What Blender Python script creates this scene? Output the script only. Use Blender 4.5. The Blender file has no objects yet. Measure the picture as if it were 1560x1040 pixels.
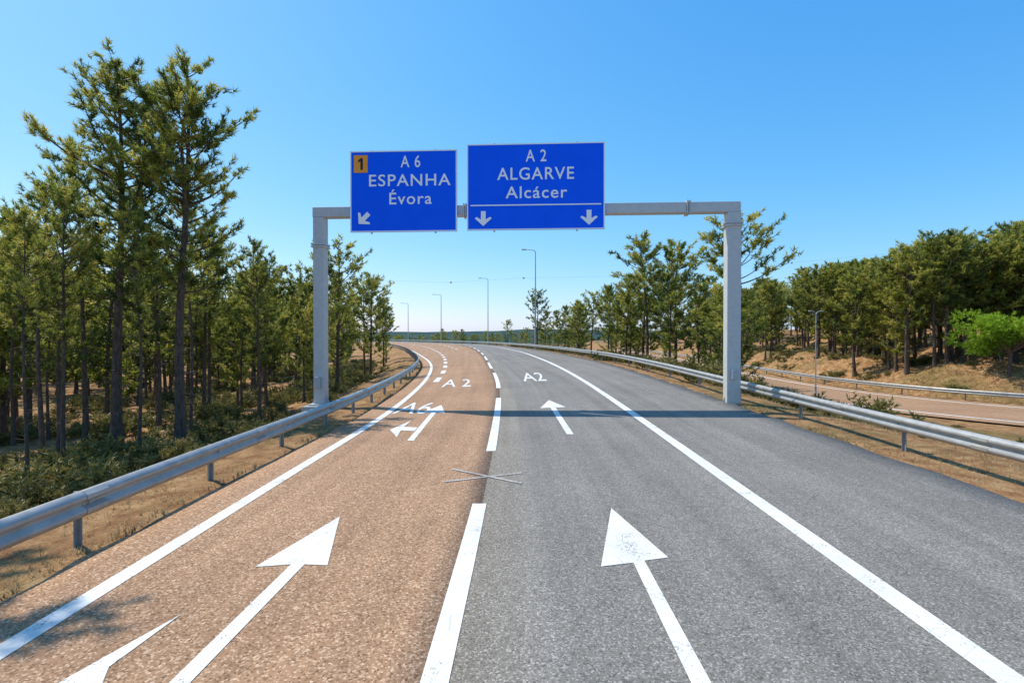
import bpy, bmesh, math, random
import numpy as np
from mathutils import Vector
random.seed(7); rng=np.random.default_rng(7)
scene=bpy.context.scene
COL=scene.collection

# ------------------------------------------------------------ helpers
def herm(tab_x,tab_y):
    X=np.array(tab_x,float);Y=np.array(tab_y,float)
    m=np.gradient(Y,X)
    def f(x):
        x=np.asarray(x,float)
        i=np.clip(np.searchsorted(X,x)-1,0,len(X)-2)
        h=X[i+1]-X[i]; t=np.clip((x-X[i])/h,-0.2,1.2)
        return ((2*t**3-3*t**2+1)*Y[i]+(t**3-2*t**2+t)*h*m[i]+(-2*t**3+3*t**2)*Y[i+1]+(t**3-t**2)*h*m[i+1])
    return f
def sstep(a,b,x):
    t=np.clip((np.asarray(x,float)-a)/(b-a),0,1); return t*t*(3-2*t)

YT=[-40,0,8,16,24,40,69,100,133,180,230,300]
XL=herm(YT,[-3.9,-3.9,-3.9,-3.92,-4.4,-6.3,-12.5,-20.5,-31,-52,-82,-135])
XD=herm(YT,[-.6,-.57,-.42,-.42,-.6,-1.7,-4.2,-8.2,-15,-38,-64,-110])
XR=herm(YT,[3.4,3.4,3.6,3.7,3.65,3.0,0.7,-3.6,-11.5,-31.5,-56,-100])
XS=herm([20,32,52,86,139,200],[-3.6,-4.4,-6.8,-13,-27,-55])
def railoff(y): return 4.6-1.0*sstep(50,130,y)
def XRR(y): return XR(y)+railoff(y)            # right guard rail
def XRE(y): return XR(y)+railoff(y)-0.75       # right asphalt edge
def XLE(y): return XL(y)-0.75                  # left asphalt edge
def XLR(y): return XL(y)-1.1                   # left guard rail
def S(y): return .04*sstep(6,42,y)
def roadz(x,y): return S(y)*np.clip(x-XL(y),-1.2,12)

def mk(name,verts,faces,mat=None,parent=None,smooth=False,attr=None):
    me=bpy.data.meshes.new(name)
    if isinstance(faces,np.ndarray):
        n=len(verts); k=faces.shape[1]
        me.vertices.add(n); me.vertices.foreach_set('co',np.asarray(verts,np.float32).ravel())
        me.loops.add(faces.size); me.loops.foreach_set('vertex_index',faces.astype(np.int32).ravel())
        me.polygons.add(len(faces)); me.polygons.foreach_set('loop_start',np.arange(0,faces.size,k,dtype=np.int32))
        me.update(calc_edges=True)
    else:
        me.from_pydata([tuple(map(float,v)) for v in verts],[],[tuple(f) for f in faces])
    if attr is not None:
        a=me.attributes.new('tint','FLOAT','POINT'); a.data.foreach_set('value',np.asarray(attr,np.float32))
    if mat: me.materials.append(mat)
    if smooth: me.polygons.foreach_set('use_smooth',[True]*len(me.polygons))
    me.validate()
    ob=bpy.data.objects.new(name,me); COL.objects.link(ob)
    if parent: ob.parent=parent
    return ob
def empty(name,loc=(0,0,0)):
    e=bpy.data.objects.new(name,None); e.location=loc; COL.objects.link(e); return e

# ------------------------------------------------------------ materials
def newmat(name):
    m=bpy.data.materials.new(name); m.use_nodes=True
    nt=m.node_tree; b=nt.nodes['Principled BSDF']; return m,nt,b
def N(nt,t,**k):
    n=nt.nodes.new(t)
    for a,v in k.items():
        if a in n.inputs.keys(): n.inputs[a].default_value=v
        else: setattr(n,a,v)
    return n
def ramp(nt,fac,stops):
    r=nt.nodes.new('ShaderNodeValToRGB'); el=r.color_ramp.elements
    while len(el)<len(stops): el.new(.5)
    for e,(p,c) in zip(el,stops):
        e.position=p; e.color=(c[0],c[1],c[2],1) if len(c)==3 else c
    nt.links.new(fac,r.inputs[0]); return r.outputs[0]
def noise(nt,vec,scale,detail=3,rough=.55):
    n=N(nt,'ShaderNodeTexNoise'); n.inputs['Scale'].default_value=scale; n.inputs['Detail'].default_value=detail
    n.inputs['Roughness'].default_value=rough; nt.links.new(vec,n.inputs['Vector']); return n.outputs['Fac']
def mix(nt,fac,a,b,mode='MIX'):
    m=N(nt,'ShaderNodeMix'); m.data_type='RGBA'; m.blend_type=mode
    for s,v in ((m.inputs[0],fac),(m.inputs[6],a),(m.inputs[7],b)):
        if hasattr(v,'is_linked') or hasattr(v,'links'): nt.links.new(v,s)
        elif isinstance(v,(int,float)): s.default_value=v
        else: s.default_value=(v[0],v[1],v[2],1)
    return m.outputs[2]
def geo(nt): return nt.nodes.new('ShaderNodeTexCoord').outputs['Object']
def bump(nt,b,h,strength,dist=.01):
    bp=N(nt,'ShaderNodeBump'); bp.inputs['Strength'].default_value=strength; bp.inputs['Distance'].default_value=dist
    nt.links.new(h,bp.inputs['Height']); nt.links.new(bp.outputs[0],b.inputs['Normal'])

def road_mat(name,c_dark,c_mid,c_lite,streak,vs=75):
    m,nt,b=newmat(name); v=geo(nt)
    vor=N(nt,'ShaderNodeTexVoronoi'); vor.inputs['Scale'].default_value=vs; nt.links.new(v,vor.inputs['Vector'])
    sep=N(nt,'ShaderNodeSeparateColor'); nt.links.new(vor.outputs['Color'],sep.inputs[0])
    speck=ramp(nt,sep.outputs[0],[(0,c_dark),(.32,c_mid),(.72,c_mid),(1,c_lite)])
    big=noise(nt,v,.35,5,.6)
    med=noise(nt,v,5,6,.75)
    c=mix(nt,.32,speck,ramp(nt,med,[(.3,[x*.8 for x in c_mid]),(.7,[x*1.16 for x in c_mid])]))
    c=mix(nt,1,c,ramp(nt,big,[(.3,(.86,.86,.86)),(.7,(1.08,1.08,1.08))]),'MULTIPLY')
    uv=nt.nodes.new('ShaderNodeUVMap'); uv.uv_map='lane'
    mp=N(nt,'ShaderNodeMapping'); mp.inputs['Scale'].default_value=(2.2,.05,1); nt.links.new(uv.outputs[0],mp.inputs[0])
    st=noise(nt,mp.outputs[0],1.0,3,.6)
    c=mix(nt,1,c,ramp(nt,st,[(.32,[streak]*3),(.62,(1.06,1.06,1.06))]),'MULTIPLY')
    mp2=N(nt,'ShaderNodeMapping'); mp2.inputs['Scale'].default_value=(1,.35,1); nt.links.new(v,mp2.inputs[0])
    wv=N(nt,'ShaderNodeTexNoise'); wv.inputs['Scale'].default_value=2.5; wv.inputs['Detail'].default_value=5; nt.links.new(v,wv.inputs['Vector'])
    va=N(nt,'ShaderNodeVectorMath',operation='MULTIPLY_ADD'); nt.links.new(wv.outputs['Color'],va.inputs[0]); va.inputs[1].default_value=(.5,.5,.5); nt.links.new(mp2.outputs[0],va.inputs[2])
    vc=N(nt,'ShaderNodeTexVoronoi',feature='DISTANCE_TO_EDGE'); vc.inputs['Scale'].default_value=.42; nt.links.new(va.outputs[0],vc.inputs['Vector'])
    cr=ramp(nt,vc.outputs[0],[(0,(.7,.7,.7)),(.004,(1,1,1))])
    c=mix(nt,.6,c,mix(nt,1,c,cr,'MULTIPLY'))
    nt.links.new(c,b.inputs['Base Color']); b.inputs['Roughness'].default_value=.9
    b.inputs['Specular IOR Level'].default_value=.2
    bump(nt,b,sep.outputs[0],.5,.005)
    return m
M_asph=road_mat('asphalt',(.06,.056,.05),(.215,.196,.168),(.52,.48,.43),.82)
M_red=road_mat('red_aggregate',(.09,.045,.024),(.365,.212,.118),(.76,.55,.37),.84,58)

def paint_mat(name,col=(.84,.83,.79),under=(.27,.25,.22),wear=.36):
    m,nt,b=newmat(name); v=geo(nt)
    n1=noise(nt,v,45,4,.7); n2=noise(nt,v,2.5,3,.6)
    ad=N(nt,'ShaderNodeMath',operation='MULTIPLY_ADD'); nt.links.new(n1,ad.inputs[0]); ad.inputs[1].default_value=.6
    mm=N(nt,'ShaderNodeMath',operation='MULTIPLY'); nt.links.new(n2,mm.inputs[0]); mm.inputs[1].default_value=.4; nt.links.new(mm.outputs[0],ad.inputs[2])
    f=ramp(nt,ad.outputs[0],[(wear,(0,0,0)),(wear+.05,(1,1,1))])
    c=mix(nt,f,under,col)
    vo=N(nt,'ShaderNodeTexVoronoi',feature='DISTANCE_TO_EDGE'); vo.inputs['Scale'].default_value=3.2; nt.links.new(v,vo.inputs['Vector'])
    cr=ramp(nt,vo.outputs[0],[(0,(.45,.43,.4)),(.012,(1,1,1))])
    c=mix(nt,.6,c,mix(nt,1,c,cr,'MULTIPLY'))
    c=mix(nt,1,c,ramp(nt,noise(nt,v,1.3,4,.6),[(.3,(.82,.80,.77)),(.65,(1,1,1))]),'MULTIPLY')
    nt.links.new(c,b.inputs['Base Color']); b.inputs['Roughness'].default_value=.6
    bump(nt,b,n1,.4,.004)
    return m
M_paint=paint_mat('road_paint',(.78,.77,.72),wear=.385)
M_faint=paint_mat('faded_paint',(.50,.46,.42),(.30,.27,.23),.47)

def ground_mat():
    m,nt,b=newmat('dry_ground'); v=geo(nt)
    n1=noise(nt,v,.18,5,.6); n2=noise(nt,v,2.2,6,.7); n3=noise(nt,v,25,4,.7)
    base=ramp(nt,n2,[(.25,(.14,.07,.035)),(.42,(.30,.155,.07)),(.58,(.44,.26,.12)),(.75,(.55,.40,.21))])
    green=ramp(nt,n2,[(.3,(.08,.07,.025)),(.6,(.20,.16,.055)),(.8,(.36,.26,.11))])
    c=mix(nt,ramp(nt,n1,[(.50,(0,0,0)),(.66,(1,1,1))]),base,green)
    sx=N(nt,'ShaderNodeSeparateXYZ'); nt.links.new(v,sx.inputs[0])
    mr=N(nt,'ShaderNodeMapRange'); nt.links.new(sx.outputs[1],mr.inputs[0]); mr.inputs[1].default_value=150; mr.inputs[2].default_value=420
    far=ramp(nt,noise(nt,v,.03,6,.7),[(.35,(.018,.045,.045)),(.65,(.05,.09,.08))])  # distant hill green, with bluish aerial haze painted into the colour
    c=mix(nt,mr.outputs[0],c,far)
    c=mix(nt,1,c,ramp(nt,n3,[(.3,(.6,.6,.6)),(.7,(1.25,1.25,1.25))]),'MULTIPLY')
    nt.links.new(c,b.inputs['Base Color']); b.inputs['Roughness'].default_value=.95; b.inputs['Specular IOR Level'].default_value=.1
    bump(nt,b,n3,.9,.06)
    return m
M_ground=ground_mat()

def metal_mat(name,col,metal=.5,rough=.45,var=.25):
    m,nt,b=newmat(name); v=geo(nt)
    n=noise(nt,v,5,5,.65)
    nt.links.new(ramp(nt,n,[(.3,[x*(1-var) for x in col]),(.7,col)]),b.inputs['Base Color'])
    b.inputs['Metallic'].default_value=metal; b.inputs['Roughness'].default_value=rough
    return m
M_rail=metal_mat('galvanised_rail',(.46,.45,.42),.35,.45,.3)
M_post=metal_mat('galvanised_post',(.36,.36,.34),.3,.55)
M_gantry=metal_mat('gantry_steel',(.58,.58,.55),.1,.5,.16)
M_lamp=metal_mat('lamp_steel',(.45,.47,.48),.3,.5,.1)
def flat(name,col,rough=.4,var=.06,spec=.4):
    m,nt,b=newmat(name); v=geo(nt); n=noise(nt,v,1.6,4,.6)
    nt.links.new(ramp(nt,n,[(.3,[x*(1-var) for x in col]),(.7,[min(1,x*(1+var)) for x in col])]),b.inputs['Base Color'])
    b.inputs['Roughness'].default_value=rough; b.inputs['Specular IOR Level'].default_value=spec; return m
M_blue=flat('sign_blue',(.001,.12,.98),.45,spec=.15)
M_white=flat('sign_white',(.96,.95,.93),.35,.02)
M_orange=flat('sign_orange',(1.0,.35,.02),.4)
M_black=flat('sign_black',(.01,.01,.01),.4)
M_conc=flat('concrete',(.4,.39,.37),.9,.2)

def leaf_mat(name,stops,trans=.3):
    m,nt,b=newmat(name)
    a=nt.nodes.new('ShaderNodeAttribute'); a.attribute_name='tint'
    oi=nt.nodes.new('ShaderNodeObjectInfo')
    ad=N(nt,'ShaderNodeMath',operation='MULTIPLY_ADD'); nt.links.new(oi.outputs['Random'],ad.inputs[0]); ad.inputs[1].default_value=.3
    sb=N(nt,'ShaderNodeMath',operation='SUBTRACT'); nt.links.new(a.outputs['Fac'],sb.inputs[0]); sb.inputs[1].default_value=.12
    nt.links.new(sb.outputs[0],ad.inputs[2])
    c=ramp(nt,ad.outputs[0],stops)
    nt.links.new(c,b.inputs['Base Color']); b.inputs['Roughness'].default_value=.5; b.inputs['Specular IOR Level'].default_value=.4
    t=nt.nodes.new('ShaderNodeBsdfTranslucent'); nt.links.new(c,t.inputs[0])
    ms=nt.nodes.new('ShaderNodeMixShader'); ms.inputs[0].default_value=trans
    nt.links.new(b.outputs[0],ms.inputs[1]); nt.links.new(t.outputs[0],ms.inputs[2])
    nt.links.new(ms.outputs[0],nt.nodes['Material Output'].inputs[0]); return m
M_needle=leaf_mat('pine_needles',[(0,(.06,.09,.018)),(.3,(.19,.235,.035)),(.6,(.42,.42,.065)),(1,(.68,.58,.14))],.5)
M_shrub=leaf_mat('shrub_leaves',[(0,(.05,.06,.015)),(.5,(.20,.19,.05)),(1,(.48,.36,.12))],.35)
M_bright=leaf_mat('bright_needles',[(0,(.14,.25,.02)),(.5,(.32,.50,.03)),(1,(.50,.65,.07))],.45)
M_grass=leaf_mat('dry_grass',[(0,(.16,.12,.045)),(.5,(.45,.29,.13)),(1,(.64,.5,.27))],.35)
def bark():
    m,nt,b=newmat('pine_bark'); v=geo(nt)
    mp=N(nt,'ShaderNodeMapping'); mp.inputs['Scale'].default_value=(1,1,.3); nt.links.new(v,mp.inputs[0])
    n=noise(nt,mp.outputs[0],14,5,.7)
    nt.links.new(ramp(nt,n,[(.3,(.03,.022,.018)),(.55,(.12,.08,.055)),(.8,(.26,.18,.13))]),b.inputs['Base Color'])
    b.inputs['Roughness'].default_value=.95; bump(nt,b,n,.8,.03); return m
M_bark=bark()

# ------------------------------------------------------------ second carriageway (lower, to the right)
OC=np.array([(72,-20),(54,-2),(40,13),(33,21.5),(27.5,28),(24,34.5),(22.4,43),(22.8,55),(25,75),(29,110),(30,170)],float)
def dens(P,n=14):
    t=np.arange(len(P)); T=np.linspace(0,len(P)-1,(len(P)-1)*n+1)
    fx=herm(t,P[:,0]); fy=herm(t,P[:,1]); return np.stack([fx(T),fy(T)],1)
OCD=dens(OC)
OT=np.gradient(OCD,axis=0); OT/=np.linalg.norm(OT,axis=1)[:,None]
ON=np.stack([OT[:,1],-OT[:,0]],1)
OZ=-1.8
def osd(x,y):
    x=np.asarray(x,float).ravel(); y=np.asarray(y,float).ravel()
    out=np.empty(len(x))
    for s in range(0,len(x),20000):
        px=x[s:s+20000];py=y[s:s+20000]
        dx=px[:,None]-OCD[None,:,0]; dy=py[:,None]-OCD[None,:,1]
        d2=dx*dx+dy*dy; i=d2.argmin(1); r=np.arange(len(px))
        sg=dx[r,i]*ON[i,0]+dy[r,i]*ON[i,1]
        out[s:s+20000]=np.sign(sg)*np.sqrt(d2[r,i])
    return out
def wob(x,y):
    return (np.sin(x*.31+1.3)*np.cos(y*.27+.4)+.6*np.sin(x*.77+y*.53)+.35*np.sin(x*1.9-y*1.3+2)+.2*np.sin(3.7*x+2.9*y))
def groundz(x,y):
    x=np.asarray(x,float); y=np.asarray(y,float); sh=x.shape
    x=x.ravel();y=y.ravel()
    yc=np.clip(y,-40,300)
    le=XLE(yc); re=XRE(yc); tl=le-x; tr=x-re
    farf=sstep(100,200,y)
    ze=roadz(np.clip(x,le,re),yc)
    z=ze-.10-.25*farf
    dropL=-.02-.06*sstep(0,.8,tl)-1.55*sstep(1.3,6.5,tl)-1.2*sstep(6,25,tl)-2.5*sstep(25,120,tl)+wob(x,y)*(.03+.16*sstep(1.2,6,tl))
    z=np.where(tl>0,roadz(le,yc)+dropL-.25*farf,z)
    q=osd(x,y)
    base=roadz(re,yc)*(1-sstep(1.2,5,tr))-.02-.05*sstep(0,.8,tr)-1.8*sstep(1.6,8,tr)+wob(x,y)*(.02+.08*sstep(1.2,4,tr))
    hill=2.1*sstep(5.8,11,q)+3.2*sstep(10,32,q)+6*sstep(30,110,q)+wob(x,y)*.25*sstep(5.6,9,q)
    hill=hill*(1-sstep(140,260,y))
    zr=base+hill
    under=(np.abs(q)<5.4)
    zr=np.where(under,OZ-.09,zr)
    zr=np.where((q>-7.5)&(q<-5.3),OZ-.07+ (zr-(OZ-.07))*sstep(5.3,7.5,-q),zr)
    z=np.where(tr>0,zr,z)
    f=sstep(300,600,y)
    r=np.hypot(x,y)
    roll=-5+ 15*sstep(420,850,r)*(1+.2*np.sin(x*.007+1)+.12*np.sin(x*.023))+8*sstep(900,1600,r)*(1+.4*np.sin(x*.004+.5))+14*sstep(1700,2800,r)*(1+.4*np.sin(x*.0023+.5))
    z=z*(1-f)+roll*f
    z=np.where((y<=300)&(np.abs(x)>300),z*(1-sstep(300,700,np.abs(x)))+roll*sstep(300,700,np.abs(x)),z)
    return z.reshape(sh)
def gz(x,y): return float(groundz(np.array([x]),np.array([y]))[0])

def geoseq(a,b,n): return list(np.geomspace(a,b,n))
xs=np.array([-v for v in geoseq(165,3500,50)][::-1]+list(np.arange(-160,-30,2.))+list(np.arange(-30,60,.5))+geoseq(60,3500,66))
ys=np.array(list(np.linspace(-400,-42,12))+list(np.arange(-40,120,.7))+list(np.arange(120,300,2.))+geoseq(300,3500,50))
GX,GY=np.meshgrid(xs,ys); GZ=groundz(GX,GY)
V=np.stack([GX.ravel(),GY.ravel(),GZ.ravel()],1)
nx=len(xs);ny=len(ys); I=np.arange(nx*ny).reshape(ny,nx)
F=np.stack([I[:-1,:-1].ravel(),I[:-1,1:].ravel(),I[1:,1:].ravel(),I[1:,:-1].ravel()],1)
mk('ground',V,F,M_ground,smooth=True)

# ------------------------------------------------------------ road ribbons
def ribbon(name,fa,fb,mat,y0,y1,step,nlat,skirt=True):
    Y=np.arange(y0,y1+1e-6,step); vs=[];uvs=[]
    k=nlat+1
    for y in Y:
        a=float(fa(y));b=float(fb(y))
        row=[(a+(b-a)*i/nlat,y) for i in range(k)]
        vs.append([(a,y,float(roadz(a,y))-.35)]+[(p[0],p[1],float(roadz(p[0],p[1]))) for p in row]+[(b,y,float(roadz(b,y))-.35)])
    kk=k+2; V=np.array(vs).reshape(-1,3)
    I=np.arange(len(V)).reshape(len(Y),kk)
    F=np.stack([I[:-1,:-1].ravel(),I[:-1,1:].ravel(),I[1:,1:].ravel(),I[1:,:-1].ravel()],1)
    ob=mk(name,V,F,mat)
    uv=ob.data.uv_layers.new(name='lane')
    li=np.empty(len(ob.data.loops),np.int32); ob.data.loops.foreach_get('vertex_index',li)
    lat=V[:,0]-XD(V[:,1]); U=np.stack([lat,V[:,1]],1)[li]
    uv.data.foreach_set('uv',U.astype(np.float32).ravel())
    return ob
def edgeL(y): return XLE(y)+.035*np.sin(y*3.1)+.025*np.sin(y*7.7+1)
def edgeR(y): return XRE(y)+.05*np.sin(y*2.3)+.035*np.sin(y*6.1+2)
ribbon('red_aggregate_road',edgeL,XD,M_red,-30,296,.5,10)
ribbon('asphalt_road',XD,edgeR,M_asph,-30,296,.5,10)

def mark(name,polys,mat=M_paint,dz=.005,parent=None,step=.6,zf=None):
    bm=bmesh.new()
    for p in polys:
        if len(p)<3: continue
        vs=[bm.verts.new((float(a),float(b),0)) for a,b in p]
        f=bm.faces.new(vs); f.normal_update()
    bmesh.ops.triangulate(bm,faces=bm.faces[:],ngon_method='EAR_CLIP')
    yy=[v.co.y for v in bm.verts]; y=min(yy)+step
    while y<max(yy):
        bmesh.ops.bisect_plane(bm,geom=bm.verts[:]+bm.edges[:]+bm.faces[:],plane_co=(0,y,0),plane_no=(0,1,0)); y+=step
    for f in bm.faces:
        f.normal_update()
        if f.normal.z<0: f.normal_flip()
    for v in bm.verts:
        if zf is None: v.co.z=float(roadz(v.co.x,v.co.y))+dz+.00012*max(0,v.co.y)
        else: v.co.z=zf
    me=bpy.data.meshes.new(name); bm.to_mesh(me); bm.free(); me.materials.append(mat)
    ob=bpy.data.objects.new(name,me); COL.objects.link(ob)
    if parent: ob.parent=parent
    return ob
def strip(f,y0,y1,w,step=1.0):
    n=max(1,int(math.ceil((y1-y0)/step))); out=[]
    for i in range(n):
        a=y0+(y1-y0)*i/n;b=y0+(y1-y0)*(i+1)/n
        xa=float(f(a));xb=float(f(b))
        sl=(float(f(b+.5))-float(f(a-.5)))/(b-a+1); ww=w*math.sqrt(1+sl*sl)/2
        out.append([(xa-ww,a),(xa+ww,a),(xb+ww,b),(xb-ww,b)])
    return out
RM=empty('road_markings')
def bigstrip(name,f,y0,y1,w):
    V=[];F=[]
    for s in strip(f,y0,y1,w,1.0):
        i=len(V)
        for a,b in s: V.append((a,b,float(roadz(a,b))+.005+.00012*max(0,b)))
        F.append((i,i+1,i+2,i+3))
    return mk(name,V,F,M_paint,RM)
bigstrip('left_edge_line',XL,-28,290,.2)
bigstrip('right_edge_line',XR,-28,290,.24)
V=[];F=[]
def addstrip(f,y0,y1,w):
    for s in strip(f,y0,y1,w,1.0):
        i=len(V)
        for a,b in s: V.append((a,b,float(roadz(a,b))+.006+.00015*max(0,b)))
        F.append((i,i+1,i+2,i+3))
fd=lambda y: XD(y)-.04
for (a,b) in [(-27,-17),(-14,-5),(-2.2,7.34),(10.7,19.7),(23.2,32.2),(36,44),(48,56)]+[(60+12*i,67+12*i) for i in range(18)]: addstrip(fd,a,b,.2)
for i in range(22): addstrip(XS,27+6*i,30+6*i,.3)
f3=lambda y:(XS(y)*.45+XD(y)*.55)
for i in range(9): addstrip(f3,86+10*i,91+10*i,.25)
mk('lane_dashes',V,F,M_paint,RM)

mark('straight_arrow_1',[[(1.39,7.15),(.93,5.33),(1.29,5.42),(1.16,0.2),(1.32,0.2),(1.42,5.47),(1.70,5.55)]],parent=RM)
mark('straight_arrow_2',[[(1.36,18.9),(.93,16.9),(1.28,17.0),(1.34,12.5),(1.51,12.5),(1.45,17.0),(1.80,17.1)]],parent=RM)
mark('fork_arrow_1',[[(-2.30,6.82),(-2.68,5.32),(-2.33,5.38),(-2.43,1.6),(-2.28,1.6),(-2.19,5.38),(-1.94,5.36)],
     [(-2.86,4.42),(-3.14,3.55),(-3.2,3.2),(-2.9,2.3),(-2.93,3.1),(-2.46,2.5),(-2.46,2.8),(-2.93,3.70)]],parent=RM)
mark('fork_arrow_2',[[(-2.47,17.9),(-2.88,16.0),(-2.55,16.2),(-2.42,11.8),(-2.27,11.8),(-2.40,16.2),(-2.1,16.0)],
     [(-2.88,14.6),(-3.15,13.2),(-2.75,12.2),(-2.85,13.1),(-2.49,13.0),(-2.49,13.5),(-2.88,13.6)]],parent=RM)
def line(a,b,w):
    a=Vector(a);b=Vector(b);d=(b-a).normalized();n=Vector((-d.y,d.x))*w/2
    return [tuple(a-n),tuple(b-n),tuple(b+n),tuple(a+n)]
mark('survey_cross_1',[line((-1.12,8.45),(.18,9.0),.07)],M_faint,.008,RM)
mark('survey_cross_2',[line((-1.08,9.25),(.16,8.35),.07)],M_faint,.0105,RM)

def textmesh(body,bold=.0,space=1.0):
    c=bpy.data.curves.new('t','FONT'); c.body=body; c.size=1; c.offset=bold; c.resolution_u=6; c.space_character=space
    o=bpy.data.objects.new('t',c); COL.objects.link(o)
    dg=bpy.context.evaluated_depsgraph_get(); me=o.evaluated_get(dg).to_mesh()
    V=np.array([v.co[:2] for v in me.vertices]); F=[tuple(p.vertices) for p in me.polygons]
    o.evaluated_get(dg).to_mesh_clear(); bpy.data.objects.remove(o)
    return V,F
HV,_=textmesh('H'); CAP=HV[:,1].max()
def roadtext(name,body,x0,x1,ya,yb,skew=0):
    V,F=textmesh(body,.004)
    u=(V[:,0]-V[:,0].min())/np.ptp(V[:,0]); t=(V[:,1]-V[:,1].min())/np.ptp(V[:,1])
    X=x0+(x1-x0)*u+skew*t; Y=ya+(yb-ya)*t
    bm=bmesh.new(); vs=[bm.verts.new((a,b,0)) for a,b in zip(X,Y)]
    for f in F:
        try:bm.faces.new([vs[i] for i in f])
        except: pass
    y=ya+.5
    while y<yb:
        bmesh.ops.bisect_plane(bm,geom=bm.verts[:]+bm.edges[:]+bm.faces[:],plane_co=(0,y,0),plane_no=(0,1,0)); y+=.5
    for v in bm.verts: v.co.z=float(roadz(v.co.x,v.co.y))+.009
    me=bpy.data.meshes.new(name); bm.to_mesh(me); bm.free(); me.materials.append(M_paint)
    o=bpy.data.objects.new(name,me); COL.objects.link(o); o.parent=RM
roadtext('lane_text_A6','A6',-3.75,-2.65,15.9,18.6,-.1)
roadtext('lane_text_A2_left','A 2',-3.35,-1.95,24.2,28.3,-.35)
roadtext('lane_text_A2_right','A2',.60,1.80,26.2,31.3,-.05)

def offs(o): return OCD+ON*o
def oribbon(name,o0,o1,z,mat,par=None,skirt=False):
    A=offs(o0);B=offs(o1); n=len(A)
    V=[(p[0],p[1],z) for p in A]+[(p[0],p[1],z) for p in B]; F=[(i,n+i,n+i+1,i+1) for i in range(n-1)]
    ob=mk(name,V,F,mat,par)
    uv=ob.data.uv_layers.new(name='lane')
    for l in ob.data.loops:
        i=l.vertex_index; uv.data[l.index].uv=((o0 if i<n else o1),(i%n)*.8)
    return ob
oribbon('red_aggregate_road',-4.9,4.9,OZ,M_red)
oribbon('far_edge_line_a',-3.75,-3.5,OZ+.006,M_paint,RM)
oribbon('far_edge_line_b',3.5,3.75,OZ+.006,M_paint,RM)

# ------------------------------------------------------------ guard rails
PROF=[(0,.31),(.025,.305),(.08,.26),(.085,.21),(.025,.17),(.02,.14),(.085,.10),(.08,.05),(.025,.005),(0,0)]
def box(V,F,c,u,v,w,hu,hv,hw):
    c=np.array(c);u=np.array(u)*hu;v=np.array(v)*hv;w=np.array(w)*hw;i=len(V)
    for s in [(-1,-1,-1),(1,-1,-1),(1,1,-1),(-1,1,-1),(-1,-1,1),(1,-1,1),(1,1,1),(-1,1,1)]:
        V.append(tuple(c+u*s[0]+v*s[1]+w*s[2]))
    for f in [(0,3,2,1),(4,5,6,7),(0,1,5,4),(1,2,6,5),(2,3,7,6),(3,0,4,7)]: F.append(tuple(i+k for k in f))
def guardrail(name,path,side,zoff,spacing,start=0.0,refl=True):
    P=np.array(path,float); T=np.gradient(P[:,:2],axis=0); T/=np.linalg.norm(T,axis=1)[:,None]
    Nn=np.stack([T[:,1],-T[:,0]],1)*side
    e=empty(name)
    V=[];k=len(PROF)
    for th in (0,1):
        for p,n in zip(P,Nn):
            for a,b in PROF:
                aa=a-(.006 if th else 0)
                V.append((p[0]+n[0]*aa,p[1]+n[1]*aa,p[2]+zoff+b))
    I=np.arange(len(V)).reshape(2,len(P),k); F=[]
    for th in (0,1):
        J=I[th]
        F.append(np.stack([J[:-1,:-1].ravel(),J[:-1,1:].ravel(),J[1:,1:].ravel(),J[1:,:-1].ravel()],1))
    r=mk('w_beam_rail',np.array(V),np.concatenate(F),M_rail,e)
    d=np.concatenate([[0],np.cumsum(np.linalg.norm(np.diff(P[:,:2],axis=0),axis=1))])
    V=[];F=[];s=start;V2=[];F2=[]
    while s<d[-1]:
        x,y,z=[np.interp(s,d,P[:,i]) for i in range(3)]
        j=min(np.searchsorted(d,s),len(P)-1); t=np.array([T[j][0],T[j][1],0]); n=np.array([Nn[j][0],Nn[j][1],0]); up=(0,0,1)
        c=np.array([x,y,z])-n*.13
        hh=(zoff+.27+.5)/2; cz=z+zoff+.27-hh
        box(V,F,(c[0],c[1],cz),t,n,up,.028,.006,hh)
        box(V,F,(c[0]+t[0]*.03,c[1]+t[1]*.03,cz),n,t,up,.05,.004,hh)
        cc=np.array([x,y,z+zoff+.155])-n*.045
        box(V,F,cc,t,n,up,.05,.055,.11)
        bb=np.array([x,y,z+zoff+.155])+n*.03
        box(V2,F2,bb,t,n,up,.018,.012,.018)
        s+=spacing
    mk('posts',V,F,M_post,e); mk('bolts',V2,F2,M_post,e)
    V=[];F=[];s=start+spacing*.5
    while s<d[-1]-.4:
        q=[]
        for ds in (-.16,.16):
            x,y,z=[np.interp(s+ds,d,P[:,i]) for i in range(3)]
            j=min(np.searchsorted(d,s),len(P)-1); n=Nn[j]
            q.append([(x+n[0]*(a+.005),y+n[1]*(a+.005),z+zoff+b) for a,b in PROF])
        i=len(V); V+=q[0]+q[1]
        for m_ in range(k-1): F.append((i+m_,i+m_+1,i+k+m_+1,i+k+m_))
        s+=4.0
    mk('splices',V,F,M_rail,e)
    return e
Y=np.arange(-24,290,1.)
guardrail('guardrail',[(float(XLR(y)),y,float(roadz(XLE(y),y))-.06) for y in np.arange(-24,150,1.)],1,.37,2.66,start=24+6.0-2.66*11)
guardrail('guardrail',[(float(XRR(y)),y,float(roadz(XRE(y),y))-.06) for y in Y],-1,.44,4.0,start=24+10.9-32)
GP=offs(5.5)
guardrail('guardrail',[(p[0],p[1],OZ-.05) for p in GP],-1,.44,4.0)

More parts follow.
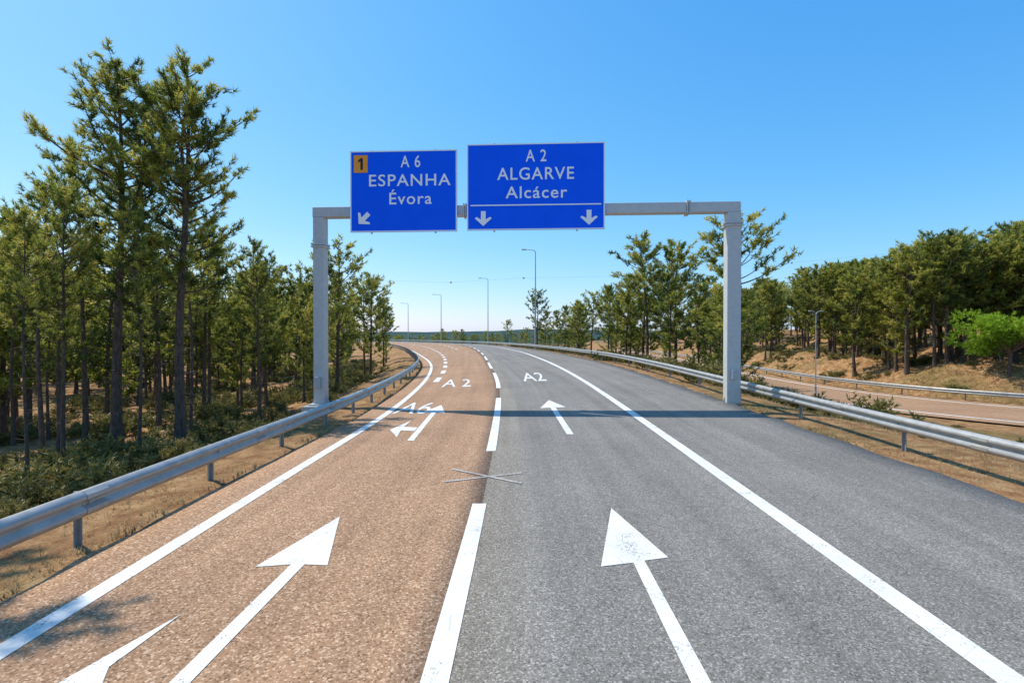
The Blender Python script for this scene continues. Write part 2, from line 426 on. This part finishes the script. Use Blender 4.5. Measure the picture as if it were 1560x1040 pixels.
# ------------------------------------------------------------ gantry
def frame2(a,b):
    a=np.array(a,float);b=np.array(b,float);d=(b-a);L=np.linalg.norm(d);return d/L,L
gl=np.array([-6.98,18.7,0]);gr=np.array([7.69,17.9,0]); gd,gL=frame2(gl,gr); gn=np.array([gd[1],-gd[0],0])
up=np.array([0,0,1.])
def bevbox(name,c,u,v,w,hu,hv,hw,mat,parent,bev=.02):
    V=[];F=[];box(V,F,(0,0,0),u,v,w,hu,hv,hw)
    o=mk(name,V,F,mat,parent); o.location=tuple(c)
    if bev:
        m=o.modifiers.new('b','BEVEL'); m.width=bev; m.segments=2
    return o
G=empty('overhead_gantry')
zt=7.08
bl=gz(gl[0],gl[1])
for nm,p,hw_,zb in (('left_post',gl,.2,bl-.1),('right_post',gr,.235,-.4)):
    top=zt-.36
    bevbox(nm,(p[0],p[1],(zb+top)/2),gd,gn,up,hw_,.2,(top-zb)/2,M_gantry,G)
    zc=5.75 if nm=='left_post' else 6.35
    bevbox(nm+'_flange',(p[0],p[1],zc),gd,gn,up,hw_+.055,.255,.035,M_gantry,G,.008)
    bevbox(nm+'_flange_low',(p[0],p[1],zc-.09),gd,gn,up,hw_+.055,.255,.03,M_gantry,G,.008)
    zbb=max(zb,-.2)
    bevbox(nm+'_base_plate',(p[0],p[1],zbb+.15),gd,gn,up,.33,.33,.03,M_gantry,G,.008)
    bevbox(nm+'_footing',(p[0],p[1],zbb-.2),gd,gn,up,.5,.5,.32,M_conc,G,.03)
    for s in (-1,1):
        b0=zbb+.18
        x0=p+gd*s*hw_; x1=p+gd*s*(hw_+.13)
        V=[(x0[0],x0[1],b0),(x1[0],x1[1],b0),(x0[0],x0[1],b0+.35)]
        mk(nm+'_gusset',V,[(0,1,2)],M_gantry,G)
mid=(gl+gr)/2
bevbox('beam',(mid[0],mid[1],zt-.18),gd,gn,up,gL/2+.22,.19,.18,M_gantry,G,.02)
for px_ in (-1.65,6.15):
    for s in (-.04,.04):
        c=gl+gd*(px_+6.98+s); bevbox('beam_flange',(c[0],c[1],zt-.18),gd,gn,up,.02,.25,.235,M_gantry,G,.005)
for k in range(6):
    c=gl+gd*(6.15+6.98)+gn*.22; bevbox('flange_bolt',(c[0],c[1],zt-.37+.076*k),gd,gn,up,.07,.02,.014,M_post,G,0)
c=gl+gn*.26; bevbox('cable_box',(c[0],c[1],.75),gd,gn,up,.1,.06,.2,M_lamp,G,.01)
c=gr+gn*.26; bevbox('cable_box',(c[0],c[1],1.1),gd,gn,up,.1,.06,.16,M_lamp,G,.01)

def sign_obj(cx,cy,cz,w,h):
    e=bpy.data.objects.new('highway_direction_sign',None); COL.objects.link(e)
    e.location=(cx,cy,cz); e.rotation_euler=(0,0,math.atan2(gd[1],gd[0]))
    def b(nm,x,y,z,hx,hy,hz,mat,bev=0):
        V=[];F=[];box(V,F,(x,y,z),(1,0,0),(0,1,0),(0,0,1),hx,hy,hz); o=mk(nm,V,F,mat,e)
        return o
    b('panel',0,0,0,w/2,.03,h/2,M_blue,0)
    bw=.02; y=-.034
    b('border_top',0,y,h/2-bw,w/2,.004,bw,M_white); b('border_bottom',0,y,-h/2+bw,w/2,.004,bw,M_white)
    b('border_left',-w/2+bw,y,0,bw,.004,h/2-2*bw,M_white); b('border_right',w/2-bw,y,0,bw,.004,h/2-2*bw,M_white)
    for i in range(3):
        b('stiffener',0,.05,-h/2+h*(.2+.3*i),w/2-.1,.02,.04,M_gantry)
    for s in (-.3,.3):
        b('bracket',w*s,.095,0,.04,.025,h/2-.1,M_gantry)
        b('clip_low',w*s,-.0,-h/2-.03,.03,.02,.03,M_gantry)
        b('clip_top',w*s,-.0,h/2+.015,.03,.02,.015,M_gantry)
    return e
def sign_text(e,body,x,zc,cap,width,mat=M_white,bold=.009,space=1.12):
    V,F=textmesh(body,bold,space); V[:,0]-=(V[:,0].min()+V[:,0].max())/2
    sx=width/np.ptp(V[:,0]); sz=cap/CAP
    W=[(x+a*sx,-.041,zc+(b-CAP/2)*sz) for a,b in V]
    mk('lettering_'+body.replace(' ','_'),W,F,mat,e)
def sign_poly(e,nm,pts,mat=M_white,y=-.041):
    bm=bmesh.new(); f=bm.faces.new([bm.verts.new((a,y,b)) for a,b in pts]); f.normal_update(); bmesh.ops.triangulate(bm,faces=[f],ngon_method='EAR_CLIP')
    me=bpy.data.meshes.new(nm); bm.to_mesh(me); bm.free(); me.materials.append(mat); o=bpy.data.objects.new(nm,me); COL.objects.link(o); o.parent=e
s1=sign_obj(-3.85,18.22,7.56,3.83,2.87)
sign_text(s1,'A 6',.26,1.04,.40,.70); sign_text(s1,'ESPANHA',.23,.385,.40,2.92); sign_text(s1,'Évora',.26,-.26,.40,1.52)
def rect(x,z,a,b): return [(x-a,z-b),(x+a,z-b),(x+a,z+b),(x-a,z+b)]
sign_poly(s1,'exit_number_plate',rect(-1.53,.98,.25,.31),M_orange)
sign_poly(s1,'exit_number',[(-1.53+a,.98+b) for a,b in [(-.01,-.21),(.075,-.21),(.075,.21),(.01,.21),(-.09,.13),(-.09,.05),(-.01,.10)]],M_black,y=-.046)
AR=[(0,-.27),(-.3,.0),(-.24,.05),(-.085,-.04),(-.085,.25),(.085,.25),(.085,-.04),(.24,.05),(.3,.0)]
def rot(P,a): return [(x*math.cos(a)-z*math.sin(a),x*math.sin(a)+z*math.cos(a)) for x,z in P]
sign_poly(s1,'arrow',[(x-1.42,z-.95) for x,z in rot(AR,-math.radians(45))])
s2=sign_obj(.82,17.96,7.65,4.81,3.01)
sign_text(s2,'A 2',.02,1.07,.40,.72); sign_text(s2,'ALGARVE',0,.45,.41,2.68); sign_text(s2,'Alcácer',.03,-.2,.40,2.15)
sign_poly(s2,'rule',rect(0,-.64,2.28,.022))
for x in (-1.83,1.86): sign_poly(s2,'arrow',[(x+a,b-1.09) for a,b in AR])

# ------------------------------------------------------------ street lamps
def tube(V,F,P,R,k=8):
    P=np.array(P,float); T=np.gradient(P,axis=0); T/=np.linalg.norm(T,axis=1)[:,None]+1e-9
    ref=np.array([1,0,0.]) if abs(T[0][0])<.8 else np.array([0,1.,0]); base=len(V)
    for p,t,r in zip(P,T,R):
        a=np.cross(t,ref);a/=np.linalg.norm(a)+1e-9;b=np.cross(t,a)
        for i in range(k):
            q=2*math.pi*i/k; V.append(tuple(p+r*(a*math.cos(q)+b*math.sin(q))))
    for j in range(len(P)-1):
        for i in range(k):
            F.append((base+j*k+i,base+j*k+(i+1)%k,base+(j+1)*k+(i+1)%k,base+(j+1)*k+i))
def lamp(x,y,top,arm=-1.6,z0=None,double=False,r0=.13):
    if z0 is None: z0=gz(x,y)-.2
    e=empty('street_lamp',(x,y,z0)); H=top-z0
    V=[];F=[]; tube(V,F,[(0,0,0),(0,0,H*.5),(0,0,H-.8),(0,0,H-.3)],[r0,r0*.75,r0*.55,r0*.5])
    mk('pole',V,F,M_lamp,e,True)
    for s in ((1,-1) if double else (1,)):
        a=arm*s;V=[];F=[]; tube(V,F,[(0,0,H-.35),(a*.1,0,H-.12),(a*.4,0,H-.02),(a,0,H+.05)],[r0*.5,r0*.45,r0*.4,r0*.35])
        mk('arm',V,F,M_lamp,e,True)
        o=bevbox('lamp_head',(a*1.22,0,H+.04),(1,0,0),(0,1,0),(0,0,1),abs(arm)*.25,.17 if not double else .08,.075 if not double else .035,M_lamp,e,.02)
    V=[];F=[]; tube(V,F,[(0,0,0),(0,0,.9)],[r0*1.5,r0*1.4]); mk('base',V,F,M_lamp,e,True)
    return e
lamp(3.75,82,16.3,-1.5); lamp(-6.0,128,17,-1.6); lamp(-23.8,172,16.6,-2,r0=.16); lamp(-44.0,217,16.6,-2.2,r0=.18)
lamp(21.6,36.4,4.2,-.35,z0=OZ-.2,double=True,r0=.05)

# ------------------------------------------------------------ trees
def norm(a): return a/(np.linalg.norm(a,axis=-1,keepdims=True)+1e-9)
def needles(P,D,size,nn,width,r,tint,spread=(10,85)):
    T=len(P); P=np.repeat(P,nn,0);D=np.repeat(D,nn,0);sz=np.repeat(size,nn);tt=np.repeat(tint,nn)
    n=len(P); rv=norm(r.normal(size=(n,3))); perp=norm(np.cross(D,rv))
    al=np.radians(r.uniform(spread[0],spread[1],n))[:,None]
    d=norm(D*np.cos(al)+perp*np.sin(al)); d[:,2]+=.12; d=norm(d)
    L=(sz*r.uniform(.65,1.1,n))[:,None]
    s=P-D*(r.uniform(0,.9,n)[:,None]*sz[:,None])
    w=norm(np.cross(d,norm(r.normal(size=(n,3)))))*width*.5
    V=np.stack([s-w,s+w,s+d*L],1).reshape(-1,3)
    tv=np.clip(tt+r.normal(0,.08,n),0,1)
    A=np.stack([tv*.8,tv*.8,np.clip(tv*1.15,0,1)],1).ravel()
    return V,A
def tri_obj(name,V,A,mat):
    F=np.arange(len(V)).reshape(-1,3); return mk(name,V,F,mat,attr=A)
def pine(seed,H,cs,R,nn=30,width=.022,trunk_r=.17,dens_=1.0,nl=.23,lean=0.3,fork=False,twigs=True):
    r=np.random.default_rng(seed); BV=[];BF=[]
    tp=[];td=[];tt=[];ts=[]
    Htot=H
    def stem(base,H0,H1,offx,offy,cs_,R_,tr0):
        n=12; t=np.linspace(0,1,n); ph=r.uniform(0,6.28,4); H=H1-H0
        path=np.stack([lean*np.sin(t*2.2+ph[0])*t+.12*np.sin(t*7+ph[1])*t+offx*t**.7, lean*np.cos(t*2+ph[2])*t*.8+.1*np.sin(t*6+ph[3])*t+offy*t**.7, t*H],1)
        path=path-path[0]+base
        tube(BV,BF,path,tr0*(1-t*.86)*(1+(.5*np.exp(-t*30) if H0==0 else 0)),7)
        zs=cs_*H1 if H0==0 else H0+.6
        z=zs; az=r.uniform(0,6.28)
        while z<H1*.985:
            u=(z-cs_*Htot)/(Htot*(1-cs_)); u=min(max(u,0),1)
            prof=(.5+.85*u) if u<.42 else (1.0*(1-(u-.42)/.58)**.6*.88+.12)
            nb=r.integers(2,6)
            for _ in range(nb):
                az+=2.4+r.normal(0,.5)
                zz=min(z+r.uniform(-.15,.15),path[-1,2])
                b0=np.array([np.interp(zz,path[:,2],path[:,i]) for i in range(3)])
                L=R_*prof*r.uniform(.5,1.3)
                if r.random()<.15: L*=.4
                el=math.radians(r.uniform(5,35)+25*u)
                k=6; s=np.linspace(0,1,k)
                hd=np.array([math.cos(az),math.sin(az),0]); sd=np.array([-hd[1],hd[0],0])*r.normal(0,.15)
                bp=b0+np.outer(s*L*math.cos(el),hd)+np.outer(s**2*L,sd)+np.outer(s*L*math.sin(el)*.6+s**2.2*L*.4,[0,0,1])
                rb=max(.012,.05*L/R*trunk_r/.17)
                tube(BV,BF,bp if twigs else bp[[0,3,5]],rb*(1-(s if twigs else s[[0,3,5]])*.75),4 if twigs else 3)
                bt=r.uniform(.15,.85)
                nt_=max(4,int(L*5.4*dens_))
                for j in range(nt_):
                    q=r.uniform(.35,1)**.85 if j else 1.0
                    c=np.array([np.interp(q,s,bp[:,i]) for i in range(3)])
                    a2=az+r.choice([-1,1])*r.uniform(.3,1.4) if j else az
                    l2=r.uniform(.18,.6)*(1.15-.5*q)*min(1.2,L*.6+.3)
                    e2=r.uniform(.05,1.1)
                    dd=np.array([math.cos(a2)*math.cos(e2),math.sin(a2)*math.cos(e2),math.sin(e2)])
                    tip=c+dd*l2
                    if twigs: tube(BV,BF,[c,tip],[.013,.008],3)
                    m=r.integers(2,4)
                    for g in range(m):
                        f=1-g*.2/max(l2,.25)
                        if f<.05: break
                        d3=norm(dd+r.normal(0,.25,3)+[0,0,.4])
                        tp.append(c+dd*l2*f+r.normal(0,.05,3)); td.append(d3); ts.append(nl*r.uniform(.75,1.2))
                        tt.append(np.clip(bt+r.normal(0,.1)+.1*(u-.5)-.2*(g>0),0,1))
            z+=r.uniform(.26,.55)/dens_**.5
        for g in range(7):
            tp.append(path[-1]+[0,0,-.17*g]); td.append(norm(np.array([r.normal(0,.4),r.normal(0,.4),1]))); ts.append(nl); tt.append(.7)
        return path
    path=stem(np.zeros(3),0,H,0,0,cs,R,trunk_r)
    if fork:
        for zz,ox,oy,hh in fork:
            b0=np.array([np.interp(zz*H,path[:,2],path[:,i]) for i in range(3)])
            stem(b0,zz*H,hh*H,ox,oy,cs,R*.7,trunk_r*.5)
    for _ in range(int(22*cs*H/6) if twigs else 0):
        zz=r.uniform(.15,cs+.05)*H; b0=np.array([np.interp(zz,path[:,2],path[:,i]) for i in range(3)])
        a=r.uniform(0,6.28);L=r.uniform(.3,1.4)
        tube(BV,BF,[b0,b0+[math.cos(a)*L*.5,math.sin(a)*L*.5,.05],b0+[math.cos(a+.2)*L,math.sin(a+.2)*L,r.uniform(-.25,.15)]],[.018,.012,.005],3)
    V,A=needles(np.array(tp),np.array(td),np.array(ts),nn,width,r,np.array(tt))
    nb_=len(BV); me=bpy.data.meshes.new('pine_tree_mesh')
    Q=np.array(BF,np.int32); allV=np.concatenate([np.array(BV),V])
    T3=(np.arange(len(V))+nb_).reshape(-1,3)
    me.vertices.add(len(allV)); me.vertices.foreach_set('co',allV.astype(np.float32).ravel())
    me.loops.add(Q.size+T3.size); me.loops.foreach_set('vertex_index',np.concatenate([Q.ravel(),T3.ravel()]).astype(np.int32))
    me.polygons.add(len(Q)+len(T3))
    me.polygons.foreach_set('loop_start',np.concatenate([np.arange(len(Q))*4,Q.size+np.arange(len(T3))*3]).astype(np.int32))
    me.materials.append(M_bark); me.materials.append(M_needle)
    me.update(calc_edges=True)
    me.polygons.foreach_set('material_index',np.concatenate([np.zeros(len(Q)),np.ones(len(T3))]).astype(np.int32))
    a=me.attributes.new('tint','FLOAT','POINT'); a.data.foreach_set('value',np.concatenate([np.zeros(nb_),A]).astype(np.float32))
    me['H']=H
    return me
tall=[pine(11,14,.40,2.1,nn=24,width=.030,dens_=1.0,fork=[(.55,.9,.3,.93)]),pine(12,14,.42,2.1,nn=24,width=.030,dens_=1.0,fork=[(.6,-.8,.2,.9)]),
      pine(13,13,.48,1.7,nn=20,width=.032,dens_=.9,trunk_r=.12),pine(14,12,.55,1.6,nn=20,width=.032,dens_=.85,trunk_r=.10)]
young=[pine(21,9,.25,1.8,nn=12,width=.05,trunk_r=.11,nl=.25),pine(22,9,.15,1.6,nn=12,width=.05,trunk_r=.10,nl=.25),pine(23,9,.35,2.0,nn=12,width=.05,trunk_r=.12,nl=.25),pine(24,9,.45,1.7,nn=12,width=.05,trunk_r=.10,nl=.25)]
farp=[pine(31,9,.22,1.9,nn=6,width=.095,trunk_r=.11,dens_=.75,nl=.30,twigs=False),pine(32,9,.42,1.9,nn=6,width=.095,trunk_r=.11,dens_=.75,nl=.30,twigs=False),pine(33,9,.12,1.8,nn=6,width=.095,trunk_r=.1,dens_=.75,nl=.30,twigs=False)]
def put(me,x,y,top=None,H=None,zb=None,parent=None,wide=1.0,rotz=None,name='pine_tree'):
    if zb is None: zb=gz(x,y)-.05
    if H is None: H=top-zb
    s=H/me['H']
    o=bpy.data.objects.new(name,me); COL.objects.link(o); o.location=(x,y,zb); o.scale=(s*wide,s*wide,s)
    o.rotation_euler=(0,0,rotz if rotz is not None else random.uniform(0,6.28))
    if parent: o.parent=parent
    return o
L=[(tall[0],-14.1,18.2,12.2,1.12,0),(tall[1],-11.2,17.3,11.8,1.1,2.6),(tall[2],-13.6,15.5,6.9,.9,1),(tall[3],-12.9,13.6,5.9,.8,2),
   (tall[2],-17.5,21,10.3,1,3),(tall[3],-12.2,19.4,7.6,.9,4),(young[0],-13.9,29,6.9,1,1),(young[3],-11.9,24,5.3,1,2),(young[2],-11.3,33,8.3,1.1,3),
   (young[1],-12.6,37,6.6,1.0,4),(young[0],-11.9,43,7.6,1.1,5),(young[2],-13.5,47,7.3,1,0),(young[1],-13.8,55,6.6,1.1,1),(young[1],-15.0,61,6.0,1.1,2),
   (tall[1],-11.1,7.0,13.2,1.15,.6),(young[2],-14.6,35,7.0,1,3),(young[3],-15,25,6.7,1.2,4),(tall[2],-15.4,26,8.4,1,5),(young[0],-10.6,27.5,4.4,.9,1),
   (tall[3],-15.8,17.2,7.6,1.1,1.4),(tall[3],-11.6,15.9,6.2,.9,4.4),(tall[2],-10.6,21.5,6.4,.95,3.3),(young[1],-12.4,30.5,5.6,1,2),(young[0],-13.6,40,7.2,1,2)]
for m,x,y,t,w,rz in L: put(m,x,y,top=t,wide=w,rotz=rz)
Rr=[(young[2],12.9,29.5,9.2,1.15),(young[3],11.8,45,10.6,1.25),(young[0],14.6,46,10.9,1.2),(young[0],13.2,51,9.5,1.2),(young[1],9.8,52,7.6,1.1),(young[1],11.6,57,7.3,1.2),
    (young[2],4.6,92,10.6,1.1),(young[1],9.6,93,8.0,1.3),(young[0],12,90,8.2,1.4),(young[1],6.5,100,7.4,1.2),(young[0],14,60,8.0,1.3),(young[1],14.6,40,6.5,1.1),(young[3],-1,118,6.0,1.3),
    (young[1],14.0,36,4.6,1.2),(young[0],9.0,70,7.2,1.2),(young[2],11.5,74,8.6,1.2),(young[1],12.6,41,7.5,1.1),(young[0],10.9,48.5,8.2,1.1),(young[2],15.6,51,9.3,1.1),
    (young[1],8.2,63,6.0,1.1),(young[3],12.4,64,8.2,1.1),(young[0],13.6,33,5.6,1.0),(young[1],7.4,82,6.6,1.2),(young[1],15.4,34.5,5.6,1.2),(young[0],16.2,37.5,6.2,1.2),(young[1],16.2,43,7.4,1.2)]
for m,x,y,t,w in Rr: put(m,x,y,top=t,wide=w)
FL=empty('pine_forest')
r=random.Random(5)
cnt=0
while cnt<220:
    y=r.uniform(17,115); x=float(XLE(y))-r.uniform(10,50)
    ang=math.degrees(math.atan2(-x,y))
    if ang>57: continue
    px=780+780*x/y
    topz=2.4+y*( .24 if px<330 else (.13 if px<480 else .085))*r.uniform(.62,1.05)
    zb=gz(x,y)-.05; H=min(max(topz-zb,4.5),10.5)*r.uniform(.85,1)
    near=(y<30 and float(XLE(y))-x<16)
    m=r.choice([tall[3],young[3],young[2]] if near else farp)
    put(m,x,y,H=H,zb=zb,parent=FL,wide=r.uniform(.9,1.25),name='pine'); cnt+=1
FR=empty('pine_forest')
for _ in range(165):
    i=r.randrange(26,len(OCD)-14); o=8.8+r.uniform(0,12); p=OCD[i]+ON[i]*o
    x=p[0]+r.gauss(0,.8);y=p[1]+r.gauss(0,.8)
    if abs(x-34.5)<2.8 and abs(y-35.2)<3.5: continue
    if x<36 and y<35 and x-y>-1.5 and o<12: continue
    zb=gz(x,y)-.05
    H=min(10.,max(4.5,(2.4+ y*(.15+.06*min(1,max(0,(x/y-.5)/.5)))*r.uniform(.62,1.14)-zb)))
    put(r.choice(young),x,y,H=H,zb=zb,parent=FR,wide=r.uniform(.95,1.3),name='pine')
cnt=0
while cnt<200:
    y=r.uniform(12,120); x=r.uniform(18,110)
    q=float(osd([x],[y])[0])
    if q<17: continue
    if math.degrees(math.atan2(x,y))>54: continue
    put(r.choice(farp),x,y,H=r.uniform(6.0,10.5),zb=gz(x,y)-.05,parent=FR,wide=r.uniform(.95,1.3),name='pine'); cnt+=1
cnt=0
while cnt<110:
    y=r.uniform(110,330); x=r.uniform(-40,100)
    if x<float(XRR(min(y,300)))+6 : continue
    put(r.choice(farp),x,y,H=r.uniform(5,8),zb=gz(x,y)-.3,parent=FR,wide=1.2,name='pine'); cnt+=1
cnt=0
while cnt<130:
    y=r.uniform(330,600); x=r.uniform(-320,60)
    put(r.choice(farp),x,y,H=r.uniform(5,8),zb=gz(x,y)-1,parent=FR,wide=2.4,name='pine'); cnt+=1

def round_tree(x,y,R,H):
    r=np.random.default_rng(3); e=empty('stone_pine_tree',(x,y,gz(x,y)-.1)); V=[];F=[]
    tube(V,F,[(0,0,0),(.1,0,H*.3),(.05,.1,H*.55)],[.13,.11,.08],7); tp=[];td=[];tt=[]
    lob=[(r.normal(0,.42)*R,r.normal(0,.42)*R,H*.6+r.uniform(-.5,.55)*R,R*r.uniform(.36,.58)) for _ in range(22)]
    for a,b,c,rr in lob:
        tube(V,F,[(.05,.05,H*.35),(a*.5,b*.5,(c+H*.35)/2),(a,b,c)],[.05,.035,.015],4)
        k=110; d=norm(r.normal(size=(k,3))); bt=r.uniform(.25,.75)
        rad=rr*r.uniform(.6,1.08,k)
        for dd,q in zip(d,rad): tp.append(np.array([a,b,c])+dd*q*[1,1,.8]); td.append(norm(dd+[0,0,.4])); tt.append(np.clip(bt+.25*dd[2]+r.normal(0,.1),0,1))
    mk('trunk',V,F,M_bark,e)
    Vn,A=needles(np.array(tp),np.array(td),np.full(len(tp),.2),14,.04,r,np.array(tt))
    o=tri_obj('foliage',Vn,A,M_bright); o.parent=e
round_tree(33.6,34.6,2.1,4.8)

def shrub_mesh(seed,mat):
    r=np.random.default_rng(seed); tp=[];td=[];tt=[]
    for _ in range(9):
        a,b=r.normal(0,.45,2); c=r.uniform(.15,.6); rr=r.uniform(.22,.45); k=34; d=norm(r.normal(size=(k,3))); bt=r.uniform(.15,.8)
        for dd in d:
            tp.append(np.array([a,b,c])+dd*rr*r.uniform(.4,1.1)); td.append(norm(dd+[0,0,.6])); tt.append(np.clip(bt+r.normal(0,.12),0,1))
    V,A=needles(np.array(tp),np.array(td),np.full(len(tp),.16),7,.04,r,np.array(tt))
    o=tri_obj('shrub_mesh',V,A,mat); me=o.data; bpy.data.objects.remove(o); return me
SH=[shrub_mesh(i,M_shrub) for i in range(4)]
U=empty('undergrowth')
def shrub(x,y,s):
    o=bpy.data.objects.new('shrub',r.choice(SH)); COL.objects.link(o); o.parent=U
    o.location=(x,y,gz(x,y)-.1); o.scale=(s*r.uniform(.8,1.4),s*r.uniform(.8,1.4),s); o.rotation_euler=(0,0,r.uniform(0,6.28))
for _ in range(420):
    y=r.uniform(5,75); t=r.uniform(4.6,26)
    if r.random()<.3: t=r.uniform(3.4,9)
    shrub(float(XLE(y))-t,y,r.uniform(.35,1.2)*(.55 if t<4.5 else 1))
for _ in range(700):
    y=r.uniform(6,90); x=r.uniform(11,70); q=float(osd([x],[y])[0])
    if abs(q)<6.8 or x-float(XRR(y))<2.6: continue
    if q>22: continue
    shrub(x,y,r.uniform(.35,1.2)*(.5 if q<0 and y<28 else 1))
for _ in range(240):
    y=r.uniform(24,115); x=float(XRR(y))+r.uniform(1.8,9); q=float(osd([x],[y])[0])
    if abs(q)<6: continue
    shrub(x,y,r.uniform(.6,1.7))

def grass(name,pts,h,nn,mat,seed,w=.012):
    r2=np.random.default_rng(seed); P=np.array(pts); P=np.column_stack([P,groundz(P[:,0],P[:,1])-.01])
    D=np.tile([0,0,1.],(len(P),1)); V,A=needles(P+r2.normal(0,.04,P.shape)*[1,1,0],D,h*r2.uniform(.5,1.3,len(P)),nn,w,r2,r2.uniform(.05,.95,len(P)),(3,55))
    tri_obj(name,V,A,mat)
pts=[]
for _ in range(9000):
    y=3+ (r.random()**1.6)*60; t=.12+abs(r.gauss(0,1.6)); x=float(XLE(y))-t
    if math.sin(x*2.1+y*.9)+math.sin(y*1.7-x)+r.gauss(0,.8)>-.2: pts.append((x,y))
for _ in range(13000):
    y=4+(r.random()**1.5)*60; t=.12+abs(r.gauss(0,2.4)); x=float(XRE(y))+t
    if math.sin(x*2.1+y*.9)+math.sin(y*1.7-x)+r.gauss(0,.8)>-.2: pts.append((x,y))
P=np.array(pts); q=osd(P[:,0],P[:,1]); P=P[np.abs(q)>5.2]
grass('verge_grass',P,.11,9,M_grass,4)
pts=[]
for _ in range(9000):
    i=r.randrange(20,len(OCD)-1); o=6+abs(r.gauss(0,4)); p=OCD[i]+ON[i]*o; pts.append((p[0]+r.gauss(0,.8),p[1]+r.gauss(0,.8)))
P=np.array(pts); q=osd(P[:,0],P[:,1]); P=P[q>5.8]
grass('slope_grass',P,.25,7,M_grass,6,.03)

e=empty('power_line')
pts=[(-60,175,22),(-21,176,21.1),(4,176,22.6),(38,176,23.3),(96,176,27.8),(180,176,36)]
V=[];F=[];tube(V,F,pts,[.02]*len(pts),4); mk('cable',V,F,M_post,e)
for p in pts[1:5]:
    bm=bmesh.new(); bmesh.ops.create_uvsphere(bm,u_segments=12,v_segments=8,radius=.33); me=bpy.data.meshes.new('marker_ball'); bm.to_mesh(me); bm.free(); me.materials.append(M_post)
    o=bpy.data.objects.new('marker_ball',me); COL.objects.link(o); o.location=p; o.parent=e

# ------------------------------------------------------------ light, sky, camera
d=Vector((4.0,-2.3,-6.8)).normalized()
sun=bpy.data.lights.new('sun','SUN'); sun.energy=5.0; sun.angle=math.radians(.5); sun.color=(1,.94,.84)
so=bpy.data.objects.new('sun',sun); COL.objects.link(so); so.rotation_euler=d.to_track_quat('-Z','Y').to_euler()
w=bpy.data.worlds.new('World'); scene.world=w; w.use_nodes=True; nt=w.node_tree
sky=nt.nodes.new('ShaderNodeTexSky'); sky.sky_type='NISHITA'; sky.sun_disc=False
sky.sun_elevation=math.asin(-d.z); sky.sun_rotation=math.atan2(-d.x,-d.y)
sky.air_density=1.0; sky.dust_density=.6; sky.ozone_density=2.0; sky.altitude=100
sp=nt.nodes.new('ShaderNodeSeparateColor'); cb=nt.nodes.new('ShaderNodeCombineColor'); nt.links.new(sky.outputs[0],sp.inputs[0])
for i,(a,p) in enumerate(((.46,1.38),(1.52,.76),(3.7,.38))):
    m1=nt.nodes.new('ShaderNodeMath'); m1.operation='POWER'; nt.links.new(sp.outputs[i],m1.inputs[0]); m1.inputs[1].default_value=p
    m2=nt.nodes.new('ShaderNodeMath'); m2.operation='MULTIPLY'; nt.links.new(m1.outputs[0],m2.inputs[0]); m2.inputs[1].default_value=a
    nt.links.new(m2.outputs[0],cb.inputs[i])
bg=nt.nodes['Background']; bg.inputs[1].default_value=.15; nt.links.new(cb.outputs[0],bg.inputs[0])
cam=bpy.data.cameras.new('camera'); cam.lens=18; cam.sensor_width=36; cam.clip_end=8000; cam.clip_start=.05
co=bpy.data.objects.new('camera',cam); COL.objects.link(co); co.location=(0,0,2.4); co.rotation_euler=(math.radians(90-.51),0,0)
scene.camera=co
scene.view_settings.view_transform='Standard'; scene.view_settings.look='None'; scene.view_settings.exposure=0
